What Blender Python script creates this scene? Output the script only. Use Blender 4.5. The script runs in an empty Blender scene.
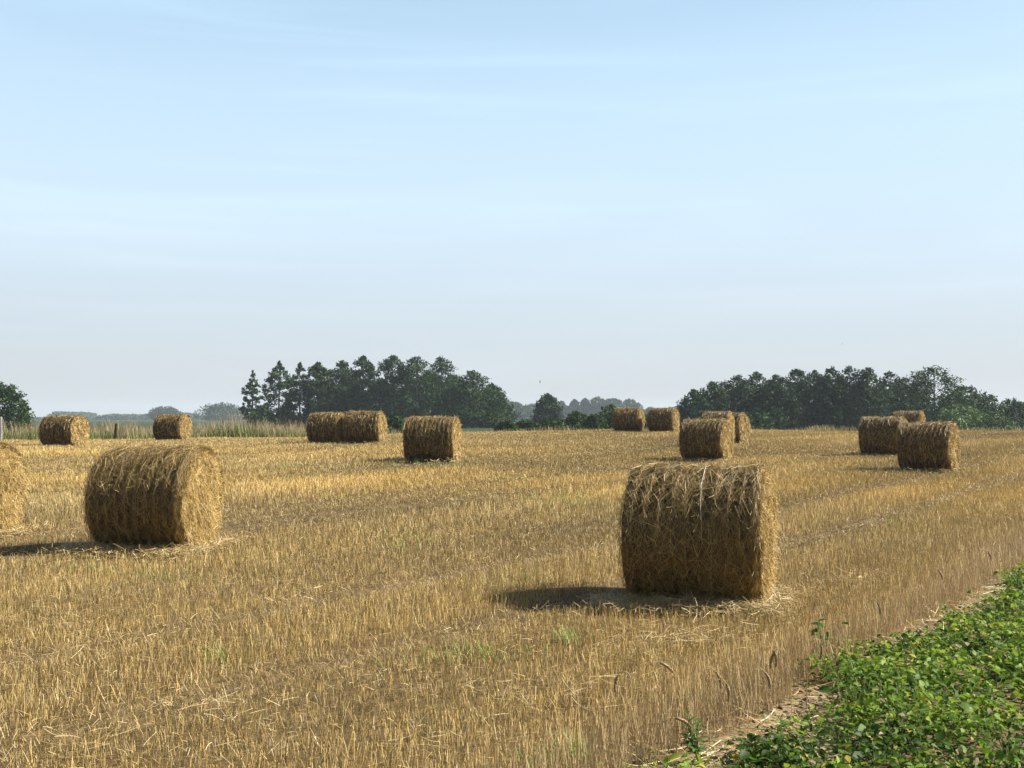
import bpy, math
import numpy as np
from mathutils import Vector

SC = bpy.context.scene
COL = SC.collection
R = math.radians
F = 1100.0          # focal length in pixels
HOR = 418.0         # horizon row
CAMZ = 1.85

# ------------------------------------------------------------------ noise
def _h(ix, iy, iz, seed):
    with np.errstate(over='ignore'):
        h = (ix.astype(np.uint32) * np.uint32(374761393) + iy.astype(np.uint32) * np.uint32(668265263)
             + iz.astype(np.uint32) * np.uint32(2246822519) + np.uint32((seed * 3266489917) & 0xffffffff))
        h ^= h >> np.uint32(15); h *= np.uint32(2246822519); h ^= h >> np.uint32(13)
        h *= np.uint32(3266489917); h ^= h >> np.uint32(16)
    return h.astype(np.float64) / 4294967295.0

def vnoise(x, y, z=None, seed=0):
    x = np.asarray(x, float); y = np.asarray(y, float)
    z = np.zeros_like(x) if z is None else np.asarray(z, float)
    x, y, z = np.broadcast_arrays(x, y, z)
    fx, fy, fz = np.floor(x), np.floor(y), np.floor(z)
    tx, ty, tz = x - fx, y - fy, z - fz
    tx = tx * tx * (3 - 2 * tx); ty = ty * ty * (3 - 2 * ty); tz = tz * tz * (3 - 2 * tz)
    ix, iy, iz = fx.astype(np.int64) & 0xffffffff, fy.astype(np.int64) & 0xffffffff, fz.astype(np.int64) & 0xffffffff
    out = 0
    for a in (0, 1):
        wx = tx if a else 1 - tx
        for b in (0, 1):
            wy = ty if b else 1 - ty
            for c in (0, 1):
                wz = tz if c else 1 - tz
                out = out + wx * wy * wz * _h((ix + a) & 0xffffffff, (iy + b) & 0xffffffff, (iz + c) & 0xffffffff, seed)
    return out

def fbm(x, y, z=None, seed=0, o=3):
    s = 0; a = .5; t = 0
    zz = None
    for k in range(o):
        f = 2 ** k
        zz = None if z is None else np.asarray(z) * f
        s = s + a * vnoise(np.asarray(x) * f, np.asarray(y) * f, zz, seed + k * 7); t += a; a *= .5
    return s / t

# ------------------------------------------------------------------ terrain
_U = np.array([-.42, -.2, -.05, .12, .33])
_K = [
    [(0, 0), (11, .02), (15, .10), (20, .22), (30, .42), (40, .56), (50, .64), (58, .58), (70, .40), (110, .2), (300, 0)],
    [(0, 0), (11, .02), (15, .09), (30, .42), (40, .62), (47, .75), (55, .74), (65, .62), (85, .40), (120, .2), (300, 0)],
    [(0, 0), (11, .01), (15, .08), (33, .55), (46, .85), (58, .90), (68, .85), (90, .50), (130, .2), (300, -.1)],
    [(0, 0), (11, .00), (15, .05), (37, .50), (50, .82), (62, 1.10), (68, 1.10), (85, .70), (120, .2), (300, -.1)],
    [(0, 0), (11, .00), (15, .05), (30, .41), (39, .53), (55, .80), (64, .95), (72, .92), (95, .50), (130, .0), (300, -.1)]]
_ys = np.arange(0, 330, .5)
_T = []
_g = np.exp(-.5 * (np.arange(-14, 15) / 5.0) ** 2); _g /= _g.sum()
for k in _K:
    v = np.interp(_ys, [p[0] for p in k], [p[1] for p in k])
    v = np.convolve(np.pad(v, 14, mode='edge'), _g, mode='valid')
    _T.append(v)
_T = np.array(_T)

def gz(x, y, micro=True):
    x = np.asarray(x, float); y = np.asarray(y, float)
    yy = np.maximum(y, 0)
    u = np.clip(x / np.maximum(yy, 9.0), _U[0], _U[-1])
    j = np.clip(np.searchsorted(_U, u) - 1, 0, len(_U) - 2)
    t = (u - _U[j]) / (_U[j + 1] - _U[j]); t = t * t * (3 - 2 * t)
    q = np.clip(yy / .5, 0, len(_ys) - 1.001); i = q.astype(int); fq = q - i
    a = _T[j, i] * (1 - fq) + _T[j, i + 1] * fq
    b = _T[j + 1, i] * (1 - fq) + _T[j + 1, i + 1] * fq
    z = a * (1 - t) + b * t
    if micro:
        z = z + (fbm(x * .9, y * .9, seed=3, o=2) - .5) * .05 * np.clip((200 - np.hypot(x, y)) / 120, 0, 1)
    return z

def gz1(x, y): return float(gz(np.array([x]), np.array([y]))[0])

# edge of the stubble, beside the leafy crop
P0 = np.array([.94, 5.8]); DIR = np.array([.582, .813])
def along(x, y): return (x - P0[0]) * DIR[0] + (y - P0[1]) * DIR[1]
def side(x, y): return (x - P0[0]) * DIR[1] - (y - P0[1]) * DIR[0]
def field_end(x, y):      # depth where the stubble stops
    u = np.asarray(x) / np.maximum(y, 1)
    return np.interp(u, [-.6, -.42, -.2, -.13, -.05, .6], [60, 60, 63, 70, 75, 78])

# ------------------------------------------------------------------ mesh helpers
def link(o, parent=None):
    COL.objects.link(o)
    if parent is not None: o.parent = parent
    return o

def make(name, verts, faces, mat, col=None, parent=None, smooth=False, mat2=None, mi=None):
    """verts (N,3); faces: list of int arrays (M,3)/(M,4)"""
    me = bpy.data.meshes.new(name)
    verts = np.asarray(verts, np.float32)
    if not isinstance(faces, (list, tuple)): faces = [faces]
    faces = [np.asarray(f, np.int32) for f in faces if len(f)]
    nl = sum(f.size for f in faces); nf = sum(len(f) for f in faces)
    me.vertices.add(len(verts)); me.vertices.foreach_set('co', verts.ravel())
    me.loops.add(nl); me.loops.foreach_set('vertex_index', np.concatenate([f.ravel() for f in faces]))
    tot = np.concatenate([np.full(len(f), f.shape[1], np.int32) for f in faces])
    st = np.concatenate([[0], np.cumsum(tot)[:-1]]).astype(np.int32)
    me.polygons.add(nf); me.polygons.foreach_set('loop_start', st); me.polygons.foreach_set('loop_total', tot)
    if smooth: me.polygons.foreach_set('use_smooth', np.ones(nf, bool))
    me.update(calc_edges=True)
    if col is not None:
        a = me.attributes.new('col', 'FLOAT_COLOR', 'POINT')
        c = np.ones((len(verts), 4), np.float32); c[:, :3] = col
        a.data.foreach_set('color', c.ravel())
    if mat: me.materials.append(mat)
    if mat2 is not None:
        me.materials.append(mat2); me.polygons.foreach_set('material_index', mi)
    return link(bpy.data.objects.new(name, me), parent)

class Geo:
    def __init__(s): s.v = []; s.f3 = []; s.f4 = []; s.c = []; s.n = 0; s.m3 = []; s.m4 = []
    def add(s, v, f, c, m=0):
        v = np.asarray(v, float).reshape(-1, 3); f = np.asarray(f, int)
        c = np.broadcast_to(np.asarray(c, float), (len(v), 3))
        s.v.append(v); s.c.append(c)
        (s.f3 if f.shape[1] == 3 else s.f4).append(f + s.n); s.n += len(v)
        (s.m3 if f.shape[1] == 3 else s.m4).append(np.full(len(f), m, np.int32))
    def build(s, name, mat, parent=None, smooth=False, mat2=None):
        fs = []
        if s.f3: fs.append(np.concatenate(s.f3))
        if s.f4: fs.append(np.concatenate(s.f4))
        return make(name, np.concatenate(s.v), fs, mat, np.concatenate(s.c), parent, smooth, mat2, np.concatenate(s.m3 + s.m4))

def nrm(a): return a / np.maximum(np.linalg.norm(a, axis=-1, keepdims=True), 1e-9)

def ribbons(g, P, D, S, L, W, B, k, col, taper=.3):
    n = len(P)
    if n == 0: return
    t = np.linspace(0, 1, k + 1)
    L = np.broadcast_to(L, (n,)); W = np.broadcast_to(W, (n,))
    c = P[:, None, :] + D[:, None, :] * (L[:, None, None] * t[None, :, None]) + B[:, None, :] * (t ** 2)[None, :, None]
    hw = (W[:, None] * .5 * (1 - taper * t[None, :]))[:, :, None] * S[:, None, :]
    v = np.stack([c - hw, c + hw], 2)          # n,k+1,2,3
    base = (np.arange(n) * (k + 1) * 2)[:, None] + (np.arange(k) * 2)[None, :]
    f = np.stack([base, base + 1, base + 3, base + 2], -1).reshape(-1, 4)
    col = np.broadcast_to(col, (n, 3))
    g.add(v.reshape(-1, 3), f, np.repeat(col, (k + 1) * 2, 0))

def tube(g, pts, rad, col, n=6, cap=True):
    pts = np.asarray(pts, float); m = len(pts)
    rad = np.broadcast_to(rad, (m,))
    d = nrm(np.gradient(pts, axis=0))
    ref = np.array([.31, .17, .93]) if abs(d[0][2]) < .9 else np.array([1., .1, 0.])
    s = nrm(np.cross(d, ref)); b = np.cross(d, s)
    a = np.arange(n) * 2 * math.pi / n
    v = pts[:, None] + rad[:, None, None] * (np.cos(a)[None, :, None] * s[:, None] + np.sin(a)[None, :, None] * b[:, None])
    i = np.arange(m - 1)[:, None] * n; j = np.arange(n)[None, :]
    f = np.stack([i + j, i + (j + 1) % n, i + n + (j + 1) % n, i + n + j], -1).reshape(-1, 4)
    g.add(v.reshape(-1, 3), f, col)
    if cap:
        vv = np.concatenate([v[-1], pts[-1:]]); ff = np.stack([np.arange(n), (np.arange(n) + 1) % n, np.full(n, n)], -1)
        g.add(vv, ff, col)

def tag(o, label=None, cat=None, group=None, kind=None):
    if label: o['label'] = label
    if cat: o['category'] = cat
    if group: o['group'] = group
    if kind: o['kind'] = kind
    return o

def empty(name, loc, rz=0):
    o = bpy.data.objects.new(name, None); o.location = loc; o.rotation_euler = (0, 0, rz)
    o.empty_display_size = .2
    return link(o)

# ------------------------------------------------------------------ materials
def mat_attr(name, rough=.6, spec=.3, trans=0.0, tcol=None, bump=0.0, bscale=40, vary=0.0, vscale=8.0):
    m = bpy.data.materials.new(name); m.use_nodes = True
    nt = m.node_tree; N = nt.nodes; Lk = nt.links
    p = N['Principled BSDF']; out = N['Material Output']
    a = N.new('ShaderNodeAttribute'); a.attribute_name = 'col'
    src = a.outputs['Color']
    tc = N.new('ShaderNodeTexCoord')
    if vary > 0:
        nz = N.new('ShaderNodeTexNoise'); nz.inputs['Scale'].default_value = vscale; nz.inputs['Detail'].default_value = 6
        Lk.new(tc.outputs['Object'], nz.inputs['Vector'])
        mr = N.new('ShaderNodeMapRange'); mr.inputs['From Min'].default_value = .3; mr.inputs['From Max'].default_value = .7
        mr.inputs['To Min'].default_value = 1 - vary; mr.inputs['To Max'].default_value = 1 + vary
        Lk.new(nz.outputs['Fac'], mr.inputs['Value'])
        mx = N.new('ShaderNodeVectorMath'); mx.operation = 'SCALE'
        Lk.new(src, mx.inputs[0]); Lk.new(mr.outputs['Result'], mx.inputs['Scale']); src = mx.outputs['Vector']
    Lk.new(src, p.inputs['Base Color'])
    p.inputs['Roughness'].default_value = rough
    p.inputs['Specular IOR Level'].default_value = spec
    if bump > 0:
        nb = N.new('ShaderNodeTexNoise'); nb.inputs['Scale'].default_value = bscale; nb.inputs['Detail'].default_value = 8
        Lk.new(tc.outputs['Object'], nb.inputs['Vector'])
        b = N.new('ShaderNodeBump'); b.inputs['Strength'].default_value = bump; b.inputs['Distance'].default_value = .03
        Lk.new(nb.outputs['Fac'], b.inputs['Height']); Lk.new(b.outputs['Normal'], p.inputs['Normal'])
    if trans > 0:
        t = N.new('ShaderNodeBsdfTranslucent'); Lk.new(src, t.inputs['Color'])
        mix = N.new('ShaderNodeMixShader'); mix.inputs['Fac'].default_value = trans
        Lk.new(p.outputs['BSDF'], mix.inputs[1]); Lk.new(t.outputs['BSDF'], mix.inputs[2])
        Lk.new(mix.outputs['Shader'], out.inputs['Surface'])
    return m

M_STRAW = mat_attr('straw', .5, .35, .06)
M_CORE = mat_attr('packed_straw', .75, .2, 0, bump=.9, bscale=55, vary=.45, vscale=30)
M_STUB = mat_attr('stubble_straw', .5, .4, .10)
M_LEAF = mat_attr('crop_leaf', .55, .22, .40)
M_TREE = mat_attr('tree_leaf', .6, .12, .16)
M_BARK = mat_attr('bark', .85, .15, 0, bump=.6, bscale=12, vary=.3)
M_GRASS = mat_attr('grass_blade', .6, .25, .25)
M_WOOD = mat_attr('weathered_wood', .85, .15, 0, bump=.7, bscale=30, vary=.35, vscale=15)
M_FEATHER = mat_attr('feather', .7, .2, 0, vary=.15)
M_EARTH = mat_attr('field_soil', .9, .1, 0, bump=1.0, bscale=18, vary=.35, vscale=3.5)

# ------------------------------------------------------------------ ground
def axis(lim, fine, fstep, grow):
    a = [0.0]; s = fstep
    while a[-1] < lim:
        a.append(a[-1] + s)
        if a[-1] > fine: s *= grow
    return np.array(a)
ax = axis(2400, 45, .35, 1.12); xs = np.concatenate([-ax[:0:-1], ax])
ay = axis(2400, 80, .35, 1.12); yb = axis(300, 3, .6, 1.3); ys = np.concatenate([-yb[:0:-1], ay])
X, Y = np.meshgrid(xs, ys, indexing='xy')
x = X.ravel(); y = Y.ravel()
z = gz(x, y)
nx, ny = len(xs), len(ys)
i = np.arange(ny - 1)[:, None] * nx + np.arange(nx - 1)[None, :]
f = np.stack([i, i + 1, i + 1 + nx, i + nx], -1).reshape(-1, 4)
s = side(x, y)
straw_soil = np.array([.135, .092, .042]); meadow = np.array([.035, .048, .018]); soil = np.array([.15, .10, .06]); strip = np.array([.26, .19, .11])
n1 = fbm(x * .25, y * .25, seed=11)
c = straw_soil * (.8 + .4 * n1[:, None])
far = np.clip((y - field_end(x, y)) / 2, 0, 1)[:, None]
c = c * (1 - far) + meadow * (.7 + .6 * n1[:, None]) * far
fs = np.clip((s + .2) / .15, 0, 1)[:, None]; c = c * (1 - fs) + strip * fs
fc = np.clip((s - .35) / .3, 0, 1)[:, None]; c = c * (1 - fc) + soil * fc
tag(make('ground', np.stack([x, y, z], 1), f, M_EARTH, c, smooth=True), kind='structure')

# ------------------------------------------------------------------ bales
# px of centre, depth, turn (deg, right end towards the camera), detail, label
DIA = 1.38
SCL = {'A': .95, 'B': .97, 'K': .76, 'E': .93, 'J': .93, 'M': .90, 'L': .95, 'P': .95}
LENS = {'A': 1.36, 'B': 1.35, 'O': 1.40}
BALES = [
    ('A', 697.5, 11.1, 17.5, 3, 'large round straw bale nearest the camera, pale twine across its shaded side'),
    ('B', 157.5, 14.8, 8.5, 3, 'round straw bale with broad bright sunlit end, alone on the left in the stubble'),
    ('O', -44, 16.2, 10, 3, 'round straw bale cut off by the left edge of the photo'),
    ('C', 432, 33.0, 8, 2, 'round straw bale standing alone in the middle, just right of the touching pair'),
    ('D', 365, 46.0, 9.5, 1, 'right-hand straw bale of the touching pair before the left grove'),
    ('E', 327.3, 46.4, 11.5, 1, 'left-hand straw bale of the touching pair, its sunlit end hidden'),
    ('F', 64.5, 46.5, 12, 1, 'straw bale by the tall grass, between the pale post and the dark leaning post'),
    ('G', 172.5, 55.5, 12, 1, 'small straw bale by the tall grass, between the two dark fence posts'),
    ('H', 628.5, 62.0, 21, 1, 'left of the two far straw bales on the crest beside the right wood'),
    ('I', 663, 61.0, 25, 1, 'right of the two far straw bales on the crest, nearest the wood edge'),
    ('J', 706, 35.5, 28, 2, 'straw bale right behind the nearest big one, hiding two others'),
    ('K', 717, 45.0, 25, 1, 'straw bale peeking over the top of the one that hides it'),
    ('P', 728.5, 47.2, 33, 1, 'straw bale with only its sunlit end showing right of the one hiding it'),
    ('L', 883, 38.5, 32, 2, 'straw bale half covered on its right by the bigger right-hand bale'),
    ('M', 927.5, 30.0, 33, 2, 'biggest straw bale of the three at the right edge of the field'),
    ('N', 908, 60.0, 32, 1, 'far straw bale showing its top above the pair at the right'),
]
FOOT = []
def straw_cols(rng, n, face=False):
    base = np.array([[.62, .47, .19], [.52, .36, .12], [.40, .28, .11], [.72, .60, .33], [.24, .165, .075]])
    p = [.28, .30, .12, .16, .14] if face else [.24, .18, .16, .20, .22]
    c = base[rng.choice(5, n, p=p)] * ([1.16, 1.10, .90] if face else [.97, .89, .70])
    return c * ((.45 + .56 * rng.random((n, 1))) if face else (.28 + .80 * rng.random((n, 1)) ** 1.6))  # barrel strands toned down, some kept bright: shade and highlights put into colour

def bale_meshes(seed, lod, LEN=1.45):
    rng = np.random.default_rng(seed)
    Rr = DIA / 2; zc = Rr * .965
    na, nxx = {1: (56, 28), 2: (88, 44), 3: (168, 84)}[lod]
    ph = rng.random() * 10
    sag = rng.uniform(.00, .03)
    def rad(a, xx):
        stripe = .5 + .5 * np.sin(xx * 2 * math.pi / .135 + ph + 2.2 * vnoise(xx * 3, np.cos(a) * 1.2 + 5, np.sin(a) * 1.2 + 5, seed))
        am = .5 + .9 * vnoise(xx * 4, np.cos(a) * 2 + 9, np.sin(a) * 2 + 9, seed + 1)
        lump = fbm(xx * 5 + 3, np.cos(a) * 4.5 + 9, np.sin(a) * 4.5 + 9, seed + 2, 3) - .5
        big = fbm(xx * 1.3 + 7, np.cos(a) * 1.3 + 9, np.sin(a) * 1.3 + 9, seed + 4, 2) - .5
        edge = np.clip((np.abs(xx) - LEN / 2 + .07) / .07, 0, 1)
        return Rr - .025 + .075 * (stripe - .5) * am + .06 * lump + .08 * big - .028 * edge ** 2
    def pos(a, xx, off=0):
        r = rad(a, xx) + off
        yy = r * np.sin(a) * (1 + sag); zz = zc + r * np.cos(a) * (1 - sag * .6)
        return np.stack([xx + 0 * a, yy, np.maximum(zz, .004 + 0 * zz)], -1)
    # barrel core, coloured extra dark as the shade deep between strands
    A_, X_ = np.meshgrid(np.arange(na) * 2 * math.pi / na, np.linspace(-LEN / 2, LEN / 2, nxx + 1), indexing='xy')
    g = Geo()
    v = pos(A_.ravel(), X_.ravel())
    ii = np.arange(nxx)[:, None] * na; jj = np.arange(na)[None, :]
    f = np.stack([ii + jj, ii + (jj + 1) % na, ii + na + (jj + 1) % na, ii + na + jj], -1).reshape(-1, 4)
    cc = np.array([.075, .048, .019]) * (.65 + .7 * fbm(v[:, 0] * 9, v[:, 1] * 9, v[:, 2] * 9, seed + 5)[:, None])
    g.add(v, f, cc, 1)
    # hidden end cap stays with the wound straw
    cv = np.concatenate([v[:na], [[-LEN / 2 - .01, 0, zc]]]); g.add(cv, np.stack([(np.arange(na) + 1) % na, np.arange(na), np.full(na, na)], -1), [.4, .28, .11])
    # barrel strands
    n = {1: 4200, 2: 8000, 3: 38000}[lod]; w0 = {1: .012, 2: .0085, 3: .0034}[lod]; ls = {1: .8, 2: .75, 3: .72}[lod]
    a = rng.random(n) * 2 * math.pi; xx = rng.uniform(-LEN / 2 - .015, LEN / 2 + .0, n)
    rim = rng.random(n) < .13; xx = np.where(rim, LEN / 2 - np.abs(rng.normal(0, .045, n)), xx)
    keep = np.cos(a) > -.95; rim = rim[keep]; a = a[keep]; xx = xx[keep]; n = len(a)
    N_ = np.stack([0 * a, np.sin(a), np.cos(a)], -1); T = np.stack([0 * a, np.cos(a), -np.sin(a)], -1); Xd = np.array([1., 0, 0])
    q = rng.normal(0, 1, n) * np.where(rim, .22, .62) + np.where(rng.random(n) < .5, math.pi, 0)
    D = T * np.cos(q)[:, None] + Xd * np.sin(q)[:, None]
    Lh = rng.gamma(4, .035, n) * ls + .03
    Lh = np.where(xx + D[:, 0] * Lh > LEN / 2 + .02, np.maximum(.03, Lh * .4), Lh); Lh = np.where(xx + D[:, 0] * Lh < -LEN / 2 - .06, np.maximum(.03, Lh * .5), Lh)
    lift = rng.gamma(1.2, .005, n)
    out = rng.random(n) < .05; lift = np.where(out, rng.uniform(.03, .11, n), lift)
    Pp = pos(a, xx, 0) + N_ * (rng.random(n) * .014 + .001)[:, None]
    curv = (Lh * np.cos(q)) ** 2 / (2 * Rr)
    B = N_ * (-curv + lift)[:, None]
    roll = rng.normal(0, .6, n)
    S = np.cross(N_, D) * np.cos(roll)[:, None] + N_ * np.sin(roll)[:, None]
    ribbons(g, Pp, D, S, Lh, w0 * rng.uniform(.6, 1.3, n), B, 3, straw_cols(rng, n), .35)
    # ends of straw sticking out round the silhouette
    n = {1: 520, 2: 900, 3: 3000}[lod]
    a = rng.random(n) * 2 * math.pi; xx = rng.uniform(-LEN / 2, LEN / 2, n)
    keep = np.cos(a) > -.8; a = a[keep]; xx = xx[keep]; n = len(a)
    N_ = np.stack([0 * a, np.sin(a), np.cos(a)], -1); T = np.stack([0 * a, np.cos(a), -np.sin(a)], -1)
    D = nrm(N_ * rng.uniform(.15, .7, n)[:, None] + T * rng.normal(0, .8, n)[:, None] + Xd * rng.normal(0, .5, n)[:, None])
    S = nrm(np.cross(D, rng.normal(0, 1, (n, 3))))
    ribbons(g, pos(a, xx), D, S, rng.uniform(.04, .11, n), w0 * .8, -np.array([0, 0, 1.]) * rng.uniform(0, .04, n)[:, None], 2, straw_cols(rng, n), .5)
    # end face
    h = Geo(); nr = {1: 10, 2: 16, 3: 30}[lod]
    rr = np.linspace(0, 1, nr + 1)[1:]
    A2, R2 = np.meshgrid(np.arange(na) * 2 * math.pi / na, rr, indexing='xy')
    A2 = A2.ravel(); R2 = R2.ravel()
    def fpos(a, r, off=0):
        e = pos(a, np.full_like(a, LEN / 2))
        yz = np.stack([e[:, 1] * r, zc + (e[:, 2] - zc) * r], -1)
        spir = .5 + .5 * np.sin(r * 2 * math.pi * 5.5 + a + 3 * vnoise(yz[:, 0] * 3, yz[:, 1] * 3, None, seed + 8))
        bump = .04 * (spir - .5) + .15 * (fbm(yz[:, 0] * 4, yz[:, 1] * 4, None, seed + 9, 3) - .5)
        dome = .035 * (1 - r ** 2)
        fade = np.clip((1.0 - r) / .06, 0, 1)
        return np.stack([LEN / 2 + (bump + dome) * fade + off, yz[:, 0], yz[:, 1]], -1)
    v = fpos(A2, R2)
    v = np.concatenate([v, [[LEN / 2 + .03, 0, zc]]])
    ii = np.arange(nr - 1)[:, None] * na
    f = np.stack([ii + jj, ii + na + jj, ii + na + (jj + 1) % na, ii + (jj + 1) % na], -1).reshape(-1, 4)
    cc = np.array([.16, .105, .036]) * (.6 + .8 * fbm(v[:, 1] * 8, v[:, 2] * 8, None, seed + 10)[:, None])  # face core darkened to paint the shaded gaps between straws
    h.add(v, f, cc, 1)
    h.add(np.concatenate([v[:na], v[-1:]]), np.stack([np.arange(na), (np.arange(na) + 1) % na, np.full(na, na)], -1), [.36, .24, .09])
    n = {1: 2000, 2: 3400, 3: 13000}[lod]
    a = rng.random(n) * 2 * math.pi; r = np.sqrt(rng.random(n)) * 1.0
    Pp = fpos(a, r, 0) + np.array([1., 0, 0]) * (rng.random(n) * .02)[:, None]
    T = np.stack([0 * a, np.cos(a), -np.sin(a)], -1); N_ = np.stack([0 * a, np.sin(a), np.cos(a)], -1)
    q = rng.normal(0, .9, n) + np.where(rng.random(n) < .5, math.pi, 0)
    D = T * np.cos(q)[:, None] + N_ * np.sin(q)[:, None]
    # bits hanging down
    hang = rng.random(n) < .3; D = np.where(hang[:, None], nrm(np.stack([0 * a + .15, rng.normal(0, .3, n), -1 + 0 * a], -1)), D)
    Lh = rng.gamma(4, .03, n) * ls + .03
    Lh = np.where(r > .85, Lh * .6, Lh)
    roll = rng.normal(0, .9, n)
    S = np.cross(Xd[None], D) * np.cos(roll)[:, None] + Xd[None] * np.sin(roll)[:, None]
    B = Xd[None] * rng.gamma(1.2, .015, n)[:, None]
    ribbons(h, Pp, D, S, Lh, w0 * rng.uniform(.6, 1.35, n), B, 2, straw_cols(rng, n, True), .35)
    # frayed rim
    n = {1: 260, 2: 450, 3: 2000}[lod]
    a = rng.random(n) * 2 * math.pi; keep = np.cos(a) > -.9; a = a[keep]; n = len(a)
    N_ = np.stack([0 * a, np.sin(a), np.cos(a)], -1); T = np.stack([0 * a, np.cos(a), -np.sin(a)], -1)
    D = nrm(Xd[None] * rng.uniform(.05, .6, n)[:, None] + N_ * rng.normal(.15, .4, n)[:, None] + T * rng.normal(0, .8, n)[:, None])
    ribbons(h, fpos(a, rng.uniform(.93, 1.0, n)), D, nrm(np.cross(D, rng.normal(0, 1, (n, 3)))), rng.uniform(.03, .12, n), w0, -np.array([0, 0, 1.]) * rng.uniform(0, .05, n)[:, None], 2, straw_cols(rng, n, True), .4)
    return g, h, pos

SRC = {}
def place_bale(key, px, d, th, lod, label, seed):
    bx = (px - 512) / F * d; by = d
    root = empty('straw_bale', (bx, by, gz1(bx, by) + .0), R(-th))
    tag(root, label, 'straw bale', 'round straw bales lying in the stubble field')
    root.scale = (SCL.get(key, 1), 1, 1.06 if key == 'K' else 1)
    FOOT.append((bx, by, R(-th), LENS.get(key, 1.45)))
    vk = key if lod == 3 else (lod, seed % 4)
    if vk not in SRC:
        g, h, pos = bale_meshes(100 + seed, lod, LENS.get(key, 1.45))
        b = g.build('wound_straw', M_STRAW, root, mat2=M_CORE); e = h.build('end_face', M_STRAW, root, mat2=M_CORE)
        SRC[vk] = (b, e)
        if key == 'A':
            t = Geo(); a = np.linspace(-1.25, .4, 40)
            p = pos(a, .115 + .012 * np.sin(a * 3), .021 + .004 * np.sin(a * 17))
            tube(t, p, .0026, [.58, .54, .46], 5)
            t.build('twine', M_WOOD, root)
    else:
        for o in SRC[vk]:
            c = o.copy(); COL.objects.link(c); c.parent = root
for k, b in enumerate(BALES): place_bale(*b, seed=k)

def in_bale(x, y, m=0.0):
    r = np.zeros(len(x), bool)
    for bx, by, a, LEN in FOOT:
        lx = (x - bx) * math.cos(a) + (y - by) * math.sin(a); ly = -(x - bx) * math.sin(a) + (y - by) * math.cos(a)
        r |= (np.abs(lx) < LEN / 2 + m) & (np.abs(ly) < .30 + m)
    return r

# ------------------------------------------------------------------ stubble
rng = np.random.default_rng(5)
def field_scatter(rho0, dmin, dmax, p, dref=9.0, rows=True):
    """points in the field, density rho0/m2 up to dref, then falling as d^-p"""
    dd = np.linspace(dmin, dmax, 4000); w = 1.02 * dd + 3.0
    rho = rho0 * np.minimum(1, (dref / dd) ** p); pdf = rho * w
    cdf = np.cumsum(pdf); n = int(cdf[-1] * (dd[1] - dd[0])); cdf /= cdf[-1]
    d = np.interp(rng.random(n), cdf, dd); x = (rng.random(n) - .5) * (1.02 * d + 3.0)
    if rows:
        s = side(x, d); a = along(x, d); sp = .14
        s2 = (np.round(s / sp) + rng.normal(0, .15, n)) * sp
        s = np.where(d < 30, s2, s)
        x = P0[0] + a * DIR[0] + s * DIR[1]; d = P0[1] + a * DIR[1] - s * DIR[0]
    ok = (side(x, d) < -.14 + .12 * (vnoise(along(x, d) * 2.5, 0 * x, None, 31) - .5)) & (d < field_end(x, d)) & (d > 3.6)
    return x[ok], d[ok]

def track(x, y):     # wheel marks along the drilling direction, 0..1
    s = side(x, y); r = 0
    for c0 in (-3.3, -5.2, -10.8, -12.7, -18.5, -20.4, -27, -29, -36, -38):
        r = np.maximum(r, np.exp(-((s - c0 - .25 * (vnoise(along(x, y) * .15, 0 * x, None, 44) - .5)) / .28) ** 2))
    return r
def patch(x, y):
    a = along(x, y); s = side(x, y)
    return fbm(a * .09, s * .45, None, 51, 3)

x, y = field_scatter(1600, 3.8, 80, .86)
k = ~in_bale(x, y); x = x[k]; y = y[k]; n = len(x)
sd = side(x, y); tr = track(x, y); pa = patch(x, y)
edge = np.clip((sd + 1.7) / 1.4, 0, 1)
edge = edge * edge
hgt = rng.normal(.088, .030, n) * (1 - .55 * tr) * (.25 + 1.5 * pa) + edge * rng.normal(.11, .05, n)
hgt = np.clip(hgt, .03, .36)
wid = np.maximum(.0034, y * .00031) * rng.uniform(.7, 1.3, n)
lean = rng.normal(0, .15, (n, 2)) + tr[:, None] * rng.normal(0, .45, (n, 2))
D = nrm(np.stack([lean[:, 0], lean[:, 1], np.ones(n)], -1))
az = rng.random(n) * math.pi
S = np.stack([np.cos(az), np.sin(az), 0 * az], -1)
pal = np.array([[.575, .41, .14], [.51, .34, .10], [.70, .56, .27], [.27, .18, .07], [.49, .36, .19]]) * [1.10, 1.12, 1.12]
ci = rng.choice(5, n, p=[.30, .30, .13, .15, .12])
vv = np.clip(14 / y, .25, 1)[:, None]
pavg = (pal * np.array([.30, .30, .13, .15, .12])[:, None]).sum(0)
col = (pavg + (pal[ci] - pavg) * vv) * (.86 + (rng.random((n, 1)) - .5) * .85 * vv)
pink = np.array([.48, .36, .21])
mixp = np.clip(edge * .7 + .5 * (pa - .5), 0, .8)[:, None]
col = col * (1 - mixp) + pink * (.7 + .5 * rng.random((n, 1))) * mixp
band = fbm(x * .03, y * .16 + x * .02, None, 57, 3)
drill = vnoise(along(x, y) * .12, sd * 1.6, None, 63)[:, None]
col = col * (.86 + .75 * (pa[:, None] - .5) + .45 * (band[:, None] - .5) + .34 * (drill - .5)) * (1 - .22 * tr[:, None]) * (np.array([1.05, 1.0, .84]) ** (np.clip((band[:, None] - .4) * 2, -.6, .6)))
B = np.stack([rng.normal(0, .012, n), rng.normal(0, .012, n), -np.abs(rng.normal(0, .006, n))], -1)
g = Geo()
P = np.stack([x, y, gz(x, y) - .006], -1)
ribbons(g, P, D, S, hgt, wid, B, 1, col, .25)
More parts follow.
